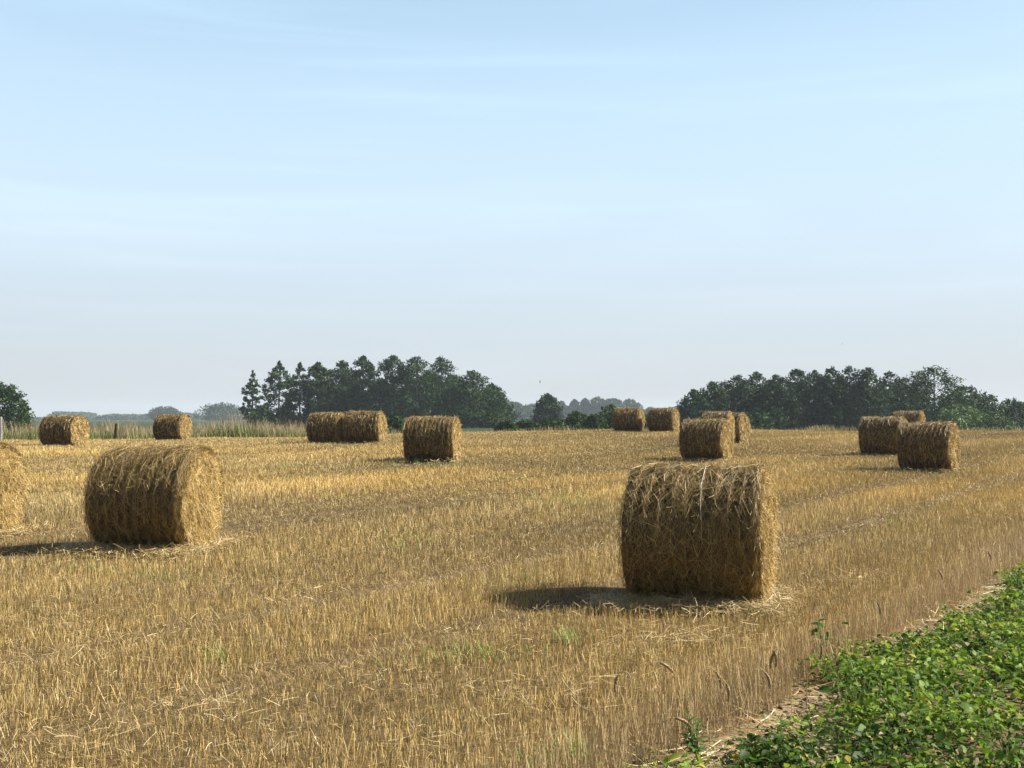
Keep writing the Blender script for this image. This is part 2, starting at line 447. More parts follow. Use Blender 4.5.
# leaf shreds and short chaff between the stalks
x, y = field_scatter(230, 3.8, 60, 1.3, rows=False)
k = ~in_bale(x, y); x = x[k]; y = y[k]; n = len(x)
az = rng.random(n) * 2 * math.pi; el = rng.normal(.25, .35, n)
D = np.stack([np.cos(az) * np.cos(el), np.sin(az) * np.cos(el), np.sin(el)], -1)
S = nrm(np.cross(D, rng.normal(0, 1, (n, 3)) * [.4, .4, 1]))
col = pal[rng.choice(5, n, p=[.3, .2, .3, .1, .1])] * (.52 + .4 * rng.random((n, 1)))
P = np.stack([x, y, gz(x, y) + rng.uniform(.005, .07, n)], -1)
ribbons(g, P, D, S, rng.gamma(4, .015, n) + .015, np.maximum(.003, y * .00028) * rng.uniform(.7, 1.3, n), np.stack([0 * x, 0 * x, -rng.random(n) * .03], -1), 2, col, .4)
tag(g.build('stubble', M_STUB), 'golden cut straw stubble covering the field', 'stubble', kind='stuff')

# long straws dropped on the stubble
g = Geo()
def strew(x, y, zlo, zhi, L, W, pale=.5, flat=.12):
    n = len(x)
    az = rng.random(n) * 2 * math.pi; el = rng.normal(.0, flat, n)
    D = np.stack([np.cos(az) * np.cos(el), np.sin(az) * np.cos(el), np.sin(el)], -1)
    S = nrm(np.cross(D, np.stack([rng.normal(0, .5, n), rng.normal(0, .5, n), np.ones(n)], -1)))
    c = np.where((rng.random(n) < pale)[:, None], [.60, .48, .25], [.44, .31, .12]) * (.7 + .35 * rng.random((n, 1)))
    ribbons(g, np.stack([x, y, gz(x, y) + rng.uniform(zlo, zhi, n)], -1), D, S, L, W, rng.normal(0, .02, (n, 3)), 3, c, .15)
x, y = field_scatter(2.2, 4, 45, .9, rows=False)
cl = fbm(x * .6, y * .6, None, 71, 2); k = (cl > .5) & ~in_bale(x, y); x = x[k]; y = y[k]; n = len(x)
strew(x, y, .05, .11, rng.uniform(.06, .2, n), np.maximum(.0034, y * .00032), .6)
for (px, py, rx, ry, cnt) in ((60, 742, .45, .14, 26), (168, 738, .3, .12, 24), (430, 735, .3, .15, 18), (690, 632, .5, .4, 260), (560, 690, .5, .25, 70), (850, 574, .5, .3, 70),
                              (300, 585, .8, .5, 35), (105, 480, 1.2, .9, 60), (30, 505, .7, .7, 80), (540, 676, .5, .1, 40), (210, 700, .3, .3, 40), (60, 655, .5, .3, 40)):
    d0 = F * (CAMZ - .1) / (py - HOR)
    if d0 > 13: d0 = F * (CAMZ - .3) / (py - HOR)
    x = (px - 512) / F * d0 + rng.normal(0, rx * .6, cnt); y = d0 + rng.normal(0, ry * .6, cnt)
    strew(x, y, .04, .11, rng.uniform(.06, .22, cnt), np.maximum(.0034, y * .0004), .7, .15)
tag(g.build('fallen_straw', M_STRAW), 'pale loose straws dropped over the stubble', 'straw', kind='stuff')

# loose straw heaps along the foot of the bales
def heap(keys, name, label):
    global g
    g = Geo()
    for (bx, by, a, LEN), b in zip(FOOT, BALES):
        if b[0] not in keys: continue
        n = {3: 3200, 2: 260, 1: 80}[b[4]]
        lx = rng.uniform(-.95, .85, n); ly = -.42 - np.abs(rng.normal(0, .30, n))
        x = bx + lx * math.cos(a) - ly * math.sin(a); y = by + lx * math.sin(a) + ly * math.cos(a)
        strew(x, y, .04, .13, rng.uniform(.05, .17, n), np.maximum(.0033, y * .0004), .55, .25)
        m = n // 4
        lx = rng.uniform(LEN / 2, LEN / 2 + .25, m); ly = rng.normal(0, .4, m)
        x = bx + lx * math.cos(a) - ly * math.sin(a); y = by + lx * math.sin(a) + ly * math.cos(a)
        strew(x, y, .02, .11, rng.uniform(.05, .15, m), np.maximum(.0033, y * .0004), .55, .25)
    tag(g.build(name, M_STRAW), label, 'straw', kind='stuff')
heap('A', 'loose_straw', 'bright loose straw scattered along the foot of the nearest bale')
heap('BO', 'loose_straw', 'loose straw scattered at the foot of the bales on the left')
heap('CDEFGHIJKPLMN', 'loose_straw', 'loose straw at the foot of the distant bales')

# ------------------------------------------------------------------ green regrowth in the stubble
g = Geo()
for (px, py, rx, ry, cnt) in ((570, 505, .8, 1.2, 420), (500, 452, 2.5, 1.5, 160), (650, 480, 1.5, 1.2, 90), (250, 470, 2.0, 1.2, 90), (520, 585, .5, .3, 60), (405, 540, .35, .8, 80), (470, 655, .5, .25, 110), (568, 638, .12, .10, 45), (575, 752, .06, .05, 60), (545, 760, .12, .06, 40),
                              (440, 468, 1.3, 1.6, 110), (160, 580, .5, .3, 70), (95, 575, .25, .2, 40), (220, 658, .12, .08, 40), (790, 520, .5, .7, 60), (905, 525, .5, .6, 40), (20, 495, 1.0, .8, 90), (640, 520, .7, .8, 40), (320, 470, 2.0, 1.5, 60)):
    zz = .03 if py > 560 else (.15 if py > 500 else .4)
    d0 = F * (CAMZ - zz) / (py - HOR)
    x = (px - 512) / F * d0 + rng.normal(0, rx * .6, cnt); y = d0 + rng.normal(0, ry * .6, cnt)
    az = rng.random(cnt) * 6.28
    D = nrm(np.stack([np.cos(az) * .3, np.sin(az) * .3, np.ones(cnt)], -1)); S = np.stack([-np.sin(az), np.cos(az), 0 * az], -1)
    c = np.array([.20, .33, .07]) * (.7 + .6 * rng.random((cnt, 1)))
    ribbons(g, np.stack([x, y, gz(x, y)], -1), D, S, rng.uniform(.08, .19, cnt), np.maximum(.007, y * .0006), np.stack([np.cos(az), np.sin(az), -.6 + 0 * az], -1) * .04, 3, c, .8)
tag(g.build('green_regrowth', M_GRASS), 'small patches of fresh green grass among the stubble', 'grass', kind='stuff')

# ------------------------------------------------------------------ leafy crop
def leaves(g, P, D, U, L, W, fold, col, droop=.25):
    """one folded pointed leaf per row"""
    n = len(P); S = nrm(np.cross(D, U)); U = nrm(np.cross(S, D))
    L = L[:, None]; W = W[:, None]; fo = fold[:, None]
    m = lambda t, dz: P + D * L * t - U * L * droop * t * t + U * dz
    b = m(0, 0); m1 = m(.35, 0); m2 = m(.72, 0); tp = m(1.0, 0)
    v = np.stack([b, m1, m2, tp, m1 - S * W * .5 + U * W * fo, m2 - S * W * .36 + U * W * fo * .8, m1 + S * W * .5 + U * W * fo, m2 + S * W * .36 + U * W * fo * .8], 1)
    f = np.array([[0, 6, 1], [0, 1, 4], [1, 6, 7], [1, 7, 2], [1, 2, 5], [1, 5, 4], [2, 7, 3], [2, 3, 5]])
    g.add(v.reshape(-1, 3), (np.arange(n)[:, None, None] * 8 + f[None]).reshape(-1, 3), np.repeat(np.broadcast_to(col, (n, 3)), 8, 0))

g = Geo()
m = 4600
a = rng.uniform(-3.0, 15, m); s = rng.uniform(-.1, 7.0, m)
x = P0[0] + a * DIR[0] + s * DIR[1]; y = P0[1] + a * DIR[1] - s * DIR[0]
ok = (y > 3.4) & (x < .52 * y + 1.8) & (s > .0 + .035 * np.maximum(a - 3, 0) + .5 * (vnoise(a * 1.3, 0 * a, None, 81) - .5)) & (fbm(x * 1.6, y * 1.6, None, 83, 2) > .31)
x = x[ok]; y = y[ok]; m = len(x)
tall = .06 + .21 * fbm(x * 1.3, y * 1.3, None, 85, 2)
tone = fbm(x * 1.7, y * 1.7, None, 87, 2)
per = 54; idx = np.repeat(np.arange(m), per); n = len(idx)
hh = tall[idx] * np.sqrt(rng.random(n)) * rng.uniform(.7, 1.25, n) * np.where(rng.random(n) < .03, 1.5, 1)
az = rng.random(n) * 2 * math.pi; rr = rng.gamma(2.0, .05, n)
lx = x[idx] + np.cos(az) * rr; ly = y[idx] + np.sin(az) * rr
el = rng.normal(.05, .45, n); az2 = az + rng.normal(0, .7, n)
D = np.stack([np.cos(az2) * np.cos(el), np.sin(az2) * np.cos(el), np.sin(el)], -1)
U = nrm(np.stack([rng.normal(0, .6, n), rng.normal(0, .6, n), np.ones(n)], -1))
base = np.array([.100, .185, .015]); lite = np.array([.25, .34, .03]); dark = np.array([.034, .072, .010])
t = np.clip(.5 + (tone[idx] - .5) * 1.5 + rng.normal(0, .25, n), 0, 1)[:, None]
col = np.where(t < .5, dark * (1 - 2 * t) + base * 2 * t, base * (2 - 2 * t) + lite * (2 * t - 1))
yel = rng.random(n); col = np.where((yel < .03)[:, None], [.42, .33, .035], col); col = np.where(((yel > .03) & (yel < .055))[:, None], [.40, .30, .17], col)
L = rng.uniform(.023, .056, n) * np.where(rng.random(n) < .12, 1.55, 1.0); W = L * rng.uniform(.45, .8, n)
leaves(g, np.stack([lx, ly, gz(lx, ly) + hh], -1), D, U, L, W, rng.uniform(.05, .3, n), col)
# leaf stalks
k = rng.random(n) < .35
P = np.stack([x[idx][k], y[idx][k], gz(x[idx][k], y[idx][k])], -1); Q = np.stack([lx[k], ly[k], gz(lx[k], ly[k]) + hh[k]], -1)
Dv = Q - P; Ln = np.linalg.norm(Dv, axis=1); Dv = nrm(Dv)
ribbons(g, P, Dv, nrm(np.cross(Dv, rng.normal(0, 1, Dv.shape))), Ln, .005, 0 * P, 2, [.16, .22, .06], .3)
tag(g.build('leafy_crop', M_LEAF), 'low dense green leafy crop with yellowing leaves along the stubble edge', 'crop', kind='stuff')

# dry bits and clods on the bare strip
g = Geo()
n = 3200; a = rng.uniform(-2.5, 14, n); s = rng.normal(.10, .17, n)
x = P0[0] + a * DIR[0] + s * DIR[1]; y = P0[1] + a * DIR[1] - s * DIR[0]
strew(x, y, .004, .05, rng.uniform(.05, .25, n), .0055, .6, .15)
tag(g.build('dry_litter', M_STRAW), 'dry straw litter on the bare strip beside the green crop', 'straw', kind='stuff')

g = Geo(); n = 1500
a = rng.uniform(-2.5, 14, n); q = rng.normal(.10, .2, n)
q = np.where(rng.random(n) < .3, rng.uniform(.2, 4, n), q)
x = P0[0] + a * DIR[0] + q * DIR[1]; y = P0[1] + a * DIR[1] - q * DIR[0]
r_ = rng.gamma(2, .008, n) + .004
dirs = nrm(np.array([[1, 0, 0], [0, 1, 0], [-1, 0, 0], [0, -1, 0], [0, 0, 1], [0, 0, -1.]]))
v = np.stack([x, y, gz(x, y)], -1)[:, None] + dirs[None] * (r_[:, None] * rng.uniform(.6, 1.4, (n, 6)))[..., None] * [1, 1, .7]
f = np.array([[0, 1, 4], [1, 2, 4], [2, 3, 4], [3, 0, 4], [1, 0, 5], [2, 1, 5], [3, 2, 5], [0, 3, 5]])
g.add(v.reshape(-1, 3), (np.arange(n)[:, None, None] * 6 + f[None]).reshape(-1, 3), np.repeat(np.array([.19, .13, .08]) * (.6 + .8 * rng.random((n, 1))), 6, 0))
tag(g.build('soil_clods', M_EARTH), 'dry crumbly clods of earth on the bare strip', 'soil', kind='stuff')

# ------------------------------------------------------------------ single weeds
def ground_at(px, py, zz=0.0):
    d = F * (CAMZ - zz) / (py - HOR); return (px - 512) / F * d, d
def weed(px, py, h, nl, Ls, label, seed, feather=False):
    r = np.random.default_rng(seed); bx, by = ground_at(px, py)
    root = empty('weed_plant', (bx, by, gz1(bx, by))); tag(root, label, 'weed')
    g = Geo(); lg = Geo()
    for st in range(3):
        az = r.random() * 6.28; top = np.array([math.cos(az) * h * .25, math.sin(az) * h * .25, h * r.uniform(.75, 1.05)])
        tt = np.linspace(0, 1, 7)[:, None]; pts = top * tt + np.array([0, 0, .1 * h]) * tt * (1 - tt)
        tube(g, pts, np.linspace(.006, .002, 7), [.14, .19, .06], 5)
        n = nl; t = r.uniform(.15, 1, n); p = top * t[:, None] + np.array([0, 0, .1 * h]) * (t * (1 - t))[:, None]
        az = r.random(n) * 6.28; el = r.normal(.25, .35, n)
        D = np.stack([np.cos(az) * np.cos(el), np.sin(az) * np.cos(el), np.sin(el)], -1)
        L = Ls * r.uniform(.6, 1.2, n)
        leaves(lg, p, D, np.tile([0, 0, 1.], (n, 1)) + r.normal(0, .3, (n, 3)), L, L * (.25 if feather else .6), r.uniform(.05, .25, n), np.array([.09, .17, .035]) * (.7 + .6 * r.random((n, 1))))
    g.build('stem', M_LEAF, root); lg.build('foliage', M_LEAF, root)
weed(824, 660, .27, 9, .085, 'broad leaved green weed standing at the stubble edge above the bare strip', 1)
weed(697, 762, .26, 26, .07, 'feathery green weed in the stubble where it meets the crop at the bottom', 2, True)
weed(1012, 600, .36, 10, .10, 'tall narrow leaved weed at the stubble edge, far right', 3, True)
weed(908, 652, .16, 8, .06, 'small upright green weed between the bare strip and the crop', 4)

# ------------------------------------------------------------------ ears left standing
def ear(px, py_top, d, hgt, lean, curl, label, seed, size=.105):
    hgt *= 1.3
    r = np.random.default_rng(seed)
    bx = (px - 512) / F * d; by = d; root = empty('grain_stalk', (bx, by, gz1(bx, by)))
    tag(root, label, 'grain stalk', 'stray ripe grain ears standing in the stubble')
    g = Geo(); t = np.linspace(0, 1, 12)
    sx = lean
    ang = np.concatenate([np.linspace(0, .15, 8), np.linspace(.3, curl, 8)])
    step = np.concatenate([np.full(8, hgt / 8), np.full(8, .012)])
    p = [np.zeros(3)]
    for an, s_ in zip(ang, step): p.append(p[-1] + s_ * np.array([math.sin(an) * sx, .15 * math.sin(an), math.cos(an)]))
    p = np.array(p); tube(g, p, np.linspace(.0028, .0018, len(p)), [.50, .37, .17], 5)
    g.build('stem', M_STUB, root)
    e = Geo(); q = [p[-1]]
    for k in range(8):
        an = curl + .09 * k; q.append(q[-1] + size / 8 * np.array([math.sin(an) * sx, .15 * math.sin(an), math.cos(an)]))
    q = np.array(q); rd = np.array([.003, .006, .0075, .008, .008, .0075, .0065, .005, .002]) * 1.05
    tube(e, q, rd, [.27, .175, .075], 7)
    n = 46; k = r.integers(0, 8, n); D0 = nrm(np.diff(q, axis=0))[k]
    az = r.normal(0, 1, (n, 3)); O = nrm(az - D0 * np.sum(az * D0, 1, keepdims=True))
    leaves(e, q[k] + O * rd[k][:, None] * .6, nrm(D0 + O * .35), O, np.full(n, .016), np.full(n, .009), np.full(n, .1), np.array([.30, .19, .085]) * (.75 + .5 * r.random((n, 1))), 0)
    ribbons(e, q[k], nrm(D0 + O * .3), nrm(np.cross(D0, O)), .035, .0012, 0 * O, 1, [.5, .38, .2], .6)
    e.build('ear', M_STUB, root)
EARS = [(634, 6.35, .28, -1, 2.7, 'drooping brown grain ear left of a bent pair, alone in the lower middle stubble'),
        (641, 6.5, .29, 1, 1.9, 'brown grain ear bent over to the right beside the lone drooping one'),
        (656, 5.7, .20, 1, 1.8, 'short pale grain ear bent right at the bottom of the photo'),
        (697, 6.3, .30, 1, 2.5, 'left drooping grain ear of the close pair above the feathery weed'),
        (708, 6.2, .27, 1, 2.7, 'right drooping grain ear of the close pair above the feathery weed'),
        (746, 6.35, .29, 1, 2.5, 'hooked grain ear standing among tall stubble near the crop corner'),
        (757, 6.9, .30, 1, 2.7, 'dark drooping grain ear just below the loose straw patch'),
        (789, 6.9, .29, -1, 2.6, 'brown grain ear nodding to the left in the tall stubble'),
        (804, 6.95, .33, 1, 2.9, 'tall grain ear hanging straight down beside the nodding one'),
        (862, 8.3, .34, 1, 2.6, 'grain ear above the broad leaved weed at the stubble edge'),
        (925, 10.0, .34, 1, 2.4, 'grain ear at the far right stubble edge, nearer of two'),
        (976, 11.2, .36, 1, 2.5, 'grain ear at the far right stubble edge, farther of two')]
for k, e in enumerate(EARS): ear(e[0], 0, e[1], e[2], e[3], e[4], e[5], 40 + k)

# ------------------------------------------------------------------ tall grass along the far left edge
g = Geo(); n = 26000
px = np.where(rng.random(n) < .88, rng.uniform(-110, 318, n), rng.uniform(318, 398, n))
u = (px - 512) / F; d0 = field_end(u * 60, np.full(n, 60.)); y = d0 + rng.gamma(1.6, 2.6, n); x = u * y
k = ((px < 318) | (rng.random(n) < .5)) & (rng.random(n) < 2.6 * (vnoise(x * .55, y * .4, None, 99) - .12)); x, y, px = x[k], y[k], px[k]; d0 = d0[k]; n = len(x)
dry = rng.random(n) < (.22 + .4 * (fbm(x * .25, y * .25, None, 91, 2) - .3) + .25 * (y > d0 + 3))
hg = np.where(dry, rng.uniform(.5, 1.3, n), rng.uniform(.25, .8, n)) * (.35 + 1.15 * fbm(x * .45, y * .3, None, 93, 2))
hg *= np.where(px > 318, .5, .78 + .5 * vnoise(x * .9, y * .6, None, 97))
az = rng.random(n) * 6.28
D = nrm(np.stack([np.cos(az) * .18, np.sin(az) * .18, np.ones(n)], -1)); S = np.stack([-np.sin(az), np.cos(az), 0 * az], -1)
c = np.where(dry[:, None], [.37, .28, .15], [.15, .20, .055]) * (.6 + .7 * rng.random((n, 1)))
ribbons(g, np.stack([x, y, gz(x, y)], -1), D, S, hg, np.where(dry, .028, .04) * rng.uniform(.7, 1.3, n), np.stack([np.cos(az), np.sin(az), -.5 + 0 * az], -1) * (.12 * hg)[:, None], 3, c, .75)
tag(g.build('tall_grass', M_GRASS), 'strip of tall dry and green grass along the left field edge', 'grass', kind='stuff')
g = Geo(); n = 5200
px = rng.uniform(398, 1090, n); px = np.where(rng.random(n) < .10, rng.normal(822, 9, n), px); u = (px - 512) / F
y = field_end(u * 60, np.full(n, 60.)) + rng.gamma(1.5, 2.5, n); x = u * y
dry = rng.random(n) < .55
hg = rng.uniform(.12, .5, n) * (.6 + .8 * fbm(x * .3, 0 * x, None, 95, 2)); hg = np.where(np.abs(px - 822) < 12, hg * 1.15, hg)
az = rng.random(n) * 6.28
D = nrm(np.stack([np.cos(az) * .25, np.sin(az) * .25, np.ones(n)], -1)); S = np.stack([-np.sin(az), np.cos(az), 0 * az], -1)
c = np.where(dry[:, None], [.42, .30, .13], [.13, .17, .05]) * (.7 + .6 * rng.random((n, 1)))
ribbons(g, np.stack([x, y, gz(x, y)], -1), D, S, hg, .035, np.stack([np.cos(az), np.sin(az), -.5 + 0 * az], -1) * (.15 * hg)[:, None], 3, c, .75)
tag(g.build('field_margin', M_GRASS), 'thin fringe of grass on the crest where the stubble ends', 'grass', kind='stuff')

# ------------------------------------------------------------------ fence posts
def post(px, py_top, d, w, lean, colr, label, seed):
    bx = (px - 512) / F * d; z0 = gz1(bx, d); h = CAMZ + (HOR - py_top) * d / F - z0
    g = Geo(); r = np.random.default_rng(seed)
    zz = np.array([-.25, 0, .3 * h, .6 * h, .9 * h, h - .03, h]); rd = w / 2 * np.array([1.05, 1.05, 1, .98, .95, .92, .72])
    pts = np.stack([lean * zz + r.normal(0, .006, 7), r.normal(0, .006, 7), zz], -1)
    tube(g, pts, rd, colr, 9)
    o = g.build('fence_post', M_WOOD); o.location = (bx, d, z0)
    tag(o, label, 'fence post', 'old fence posts in the tall grass')
post(116, 423.5, 61, .16, .02, [.035, .028, .022], 'thick black wooden fence post between the two bales by the tall grass', 1)
post(223.5, 420, 68, .11, -.01, [.07, .055, .045], 'thin dark fence post right of the small bale by the tall grass', 2)
post(1, 417, 58, .17, .0, [.22, .21, .20], 'pale grey fence post at the left edge of the photo', 3)

# ------------------------------------------------------------------ trees
def tree(name, px, top, wpx, d, style, label, seed, group=None, cat='tree', tone=(1, 1, 1), leafn=1.0, low=.12, parts=True, base=None, lscale=1.0):
    r = np.random.default_rng(1000 + seed)
    bx = (px - 512) / F * d; z0 = gz1(bx, d); H = CAMZ + (HOR - top) * d / F - z0; W = {'spire': 1.42}.get(style, 1.15) * wpx * d / F
    root = empty(name, (bx, d, z0)); tag(root, label, cat, group)
    tone = np.array(tone)
    tr = Geo(); cr = Geo(); bark = np.array([.045, .036, .028])
    bend = r.normal(0, .02 * H, 2)
    axis_ = lambda t: np.stack([bend[0] * np.sin(t * 2.6), bend[1] * np.sin(t * 2.6), H * t], -1)
    tt = np.linspace(0, .93, 9)
    tube(tr, axis_(tt), np.maximum(.02, H * .016) * (1 - tt) ** .8 + .012, bark, 7)
    if style == 'spire':
        prof = lambda t: np.minimum(1, .5 + t / .5) * np.clip(1 - t, 0, 1) ** .58 * 1.22
    elif style == 'open':
        prof = lambda t: np.clip(1 - .85 * t, 0, 1) ** .6 * np.clip((1 - t) * 4, 0.1, 1)
    elif style == 'bush':
        prof = lambda t: np.sqrt(np.clip(1 - t ** 2.2, 0, 1))
    else:
        prof = lambda t: np.sqrt(np.clip(1 - (1.75 * t - .75) ** 2, .02, 1)) if False else np.sqrt(np.clip(1 - ((t - .45) / .56) ** 2, .02, 1))
    nc = {'spire': 210, 'open': 150, 'bush': 120, 'round': 170}[style]
    t = r.beta(1.05, 1.08, nc); t = np.concatenate([t, [.985]]); nc += 1
    zc = low * H + t * (H - low * H) * .97
    lobes = 1 + r.normal(0, .17, nc)
    az = r.random(nc) * 6.28
    rr = W / 2 * prof(t) * np.clip(lobes, .5, 1.35) * np.sqrt(r.uniform(.15, 1, nc)) * 1.0
    ax0 = axis_(zc / H)
    C = np.stack([ax0[:, 0] + np.cos(az) * rr, ax0[:, 1] + np.sin(az) * rr, zc - .05 * rr], -1)
    sz = W * r.uniform(.06, .14, nc) * (1.0 if style != 'open' else .85) * (.35 + .65 * np.clip(prof(t), 0, 1))
    sz[-1:] = W * .03
    for k in range(nc):
        if k % 4 == 0 and zc[k] > .1 * H:
            st = ax0[k] - [0, 0, .35 * rr[k] + .02 * H]; st[2] = max(st[2], .05 * H); md = (st + C[k]) / 2 + [0, 0, .06 * rr[k]]
            tube(tr, np.stack([st, md, C[k]]), np.array([.006, .004, .002]) * H * .8, bark, 4, False)
    per = {'spire': 27, 'open': 20, 'bush': 27, 'round': 27}[style] * leafn
    pw = sz ** 1.6; cnt = np.maximum(2, (pw / pw.sum() * per * nc)).astype(int)
    idx = np.repeat(np.arange(nc), cnt); n = len(idx)
    o = nrm(r.normal(0, 1, (n, 3))); rad_ = r.uniform(.35, 1.15, n) ** .7
    P = C[idx] + o * (sz[idx] * rad_)[:, None] * np.array([1.1, 1.1, .85])
    P[:, 2] = np.maximum(P[:, 2], .05)
    ls = lscale * max(.13, .0011 * d) * r.uniform(.7, 1.5, n)
    N_ = nrm(o * .6 + np.array([0, 0, .45]) + r.normal(0, .55, (n, 3)))
    a1 = nrm(np.cross(N_, r.normal(0, 1, (n, 3)))); b1 = np.cross(N_, a1)
    v = np.stack([P - a1 * ls[:, None], P + b1 * ls[:, None] * .45 - a1 * .1 * ls[:, None], P + a1 * ls[:, None], P - b1 * ls[:, None] * .5 + a1 * .15 * ls[:, None]], 1)
    ct = (.55 + .95 * r.random((nc, 1)))[idx] * (.65 + .75 * r.random((n, 1)))
    hue = np.where((r.random(nc) < .3)[idx][:, None], [1.45, 1.3, .9], [1., 1., 1.])
    c = np.array([.022, .049, .013]) * tone * ct * hue
    cr.add(v.reshape(-1, 3), (np.arange(n)[:, None] * 4 + np.arange(4)[None]), np.repeat(c, 4, 0))
    tr.build('trunk', M_BARK, root); cr.build('crown', M_TREE, root)
    return root

GL = 'trees of the left grove'
LEFT = [
    (253, 369, 20, 205, 'open', 'slender sparse tree standing apart at the left end of the left grove', .9, .16),
    (278, 360, 36, 200, 'open', 'spiky tree with see-through crown, second from the grove\'s left end', 1.5, .14),
    (300, 361, 28, 203, 'open', 'see-through tree with bare dark stem left of the touching pair of bales', 1.4, .2),
    (319, 361, 26, 198, 'spire', 'narrow dark tree rising over the left bale of the touching pair', 1.5, .2),
    (341, 360, 36, 200, 'spire', 'dark tree rising between the two bales of the touching pair', 1.5, .16),
    (364, 355, 36, 202, 'spire', 'pointed dark tree rising over the right bale of the touching pair', 1.5, .12),
    (391, 354, 40, 198, 'spire', 'pointed tree over the gap between the touching pair and the lone middle bale', 1.5, .08),
    (418, 355, 44, 196, 'spire', 'tall full tree over the left half of the lone middle bale', 1.5, .06),
    (442, 356, 46, 201, 'spire', 'tall domed tree over the right half of the lone middle bale', 1.5, .05),
    (472, 370, 46, 195, 'spire', 'shorter full tree right of the lone middle bale', 1.5, .03),
    (493, 383, 34, 198, 'spire', 'lowest full tree at the right end of the left grove', 1.5, .03)]
for k, (px, tp, w, d, stl, lab, lf, lo) in enumerate(LEFT):
    tree('broadleaf_tree', px, tp, w, d, stl, lab, k, GL, leafn=lf, low=lo)
for k, (px, tp, w) in enumerate(((332, 384, 28), (353, 381, 28), (379, 377, 30), (405, 372, 32), (430, 370, 34), (456, 374, 34), (483, 390, 28))):
    tree('broadleaf_tree', px, tp, w, 218, 'spire', 'dark tree filling the inside of the left grove behind its front row', 30 + k, 'inner trees of the left grove', leafn=1.2, low=.05)
BUSH = [
    (262, 405, 26, 196, 'dark bush at the foot of the slender sparse tree', 'bushes under the left grove'),
    (285, 409, 24, 197, 'dark bush at the foot of the spiky see-through tree', 'bushes under the left grove'),
    (312, 410, 26, 199, 'bush showing just left of the touching pair of bales', 'bushes under the left grove'),
    (395, 416, 26, 100, 'low bush showing between the right bale of the pair and the lone middle bale', 'bushes under the left grove'),
    (350, 404, 40, 204, 'broad dark bush behind the touching pair of bales', 'bushes under the left grove'),
    (506, 421, 22, 112, 'low green bush just right of the left grove', 'bushes between the grove and the wood'),
    (526, 420, 26, 114, 'low green bush left of the lone dark pine', 'bushes between the grove and the wood'),
    (551, 418, 28, 110, 'low green bush at the foot of the lone dark pine', 'bushes between the grove and the wood'),
    (576, 411, 26, 116, 'rounded bush right of the lone dark pine', 'bushes between the grove and the wood'),
    (594, 414, 26, 112, 'pale green bush left of the far pair of crest bales', 'bushes between the grove and the wood'),
    (611, 404, 26, 118, 'dark bush showing behind the left crest bale', 'bushes between the grove and the wood'),
    (649, 414, 26, 118, 'dark bush in the gap between the two crest bales', 'bushes between the grove and the wood'),
]
for k, (px, tp, w, d, lab, gr) in enumerate(BUSH):
    tree('bush', px, tp, w, d, 'bush', lab, 60 + k, gr, 'bush', (1.15, 1.1, 1.0) if k not in (9,) else (1.7, 1.5, 1.2), 1.0, .02)
tree('pine_tree', 548, 393, 21, 215, 'spire', 'lone dark pine with a tufted top in the gap between grove and wood', 90, None, low=.06, leafn=1.1)

GR = 'trees of the right wood'
RIGHT = [
    (693, 389, 30, 152, 'spire', 'small pointed tree at the left tip of the right wood'),
    (712, 381, 36, 156, 'spire', 'second tree from the left tip of the right wood'),
    (736, 374, 38, 158, 'spire', 'pointed tree of the right wood over the bale showing only its sunlit end'),
    (757, 371, 36, 160, 'spire', 'taller pointed tree rising behind the small pale conifer'),
    (777, 374, 36, 155, 'spire', 'slightly lower tree right of the small pale conifer'),
    (797, 368, 36, 158, 'spire', 'tall dark pointed tree left of the middle of the right wood'),
    (815, 369, 34, 161, 'spire', 'lighter pointed tree behind the dry grass tuft on the crest'),
    (833, 366, 36, 156, 'spire', 'tall dark tree just right of the dry grass tuft on the crest'),
    (851, 364, 34, 158, 'spire', 'tallest pointed tree of the right wood, left of the right-hand bales'),
    (869, 366, 38, 155, 'spire', 'dark tree over the left one of the three right-hand bales'),
    (889, 371, 36, 159, 'spire', 'dark tree over the gap of the right-hand bales, before the broad crown'),
    (908, 376, 34, 160, 'spire', 'lower tree tucked against the broad loose crown on its left'),
    (935, 365, 52, 148, 'round', 'broad leafy tree with an open ragged crown over the right-hand bales'),
    (966, 386, 40, 150, 'round', 'mid green rounded tree right of the broad ragged crown'),
    (988, 394, 40, 152, 'bush', 'lower rounded tree near the right edge of the photo'),
    (1012, 398, 36, 156, 'bush', 'rounded tree at the right edge of the photo')]
for k, (px, tp, w, d, stl, lab) in enumerate(RIGHT):
    tree('forest_tree', px, tp, w, d, stl, lab, 200 + k, GR, tone=(.82, .88, .92) if k < 12 else (1.1, 1.15, .9), leafn=1.25, low=.02)
for k, (px, w) in enumerate(((725, 40), (748, 40), (768, 42), (788, 42), (806, 40), (824, 42), (842, 42), (860, 42), (880, 42), (900, 42), (918, 42), (950, 46), (978, 44))):
    tree('forest_tree', px, 380 if k < 11 else 394, w, 168, 'bush', 'dark tree filling the inside of the right wood behind its front row', 240 + k, 'inner trees of the right wood', tone=(.75, .8, .85), leafn=1.0, low=.0)
tree('conifer', 756, 408, 24, 140, 'spire', 'small pale green conifer standing in front of the right wood', 260, None, tone=(1.3, 1.3, 1.3), low=.0, leafn=1.0)
tree('willow_bush', 958, 403, 38, 137, 'bush', 'pale silvery bush in front of the rounded trees at the right', 261, None, 'bush', (4.5, 3.2, 4.8), .8, .02)
tree('bush', 985, 412, 46, 139, 'bush', 'bright green low bush right of the pale silvery one', 262, None, 'bush', (1.5, 1.5, .9), 1.0, .02)
tree('bush', 940, 414, 30, 140, 'bush', 'dark green low bush right behind the biggest right-hand bale', 263, None, 'bush', (1.2, 1.25, .9), 1.0, .02)

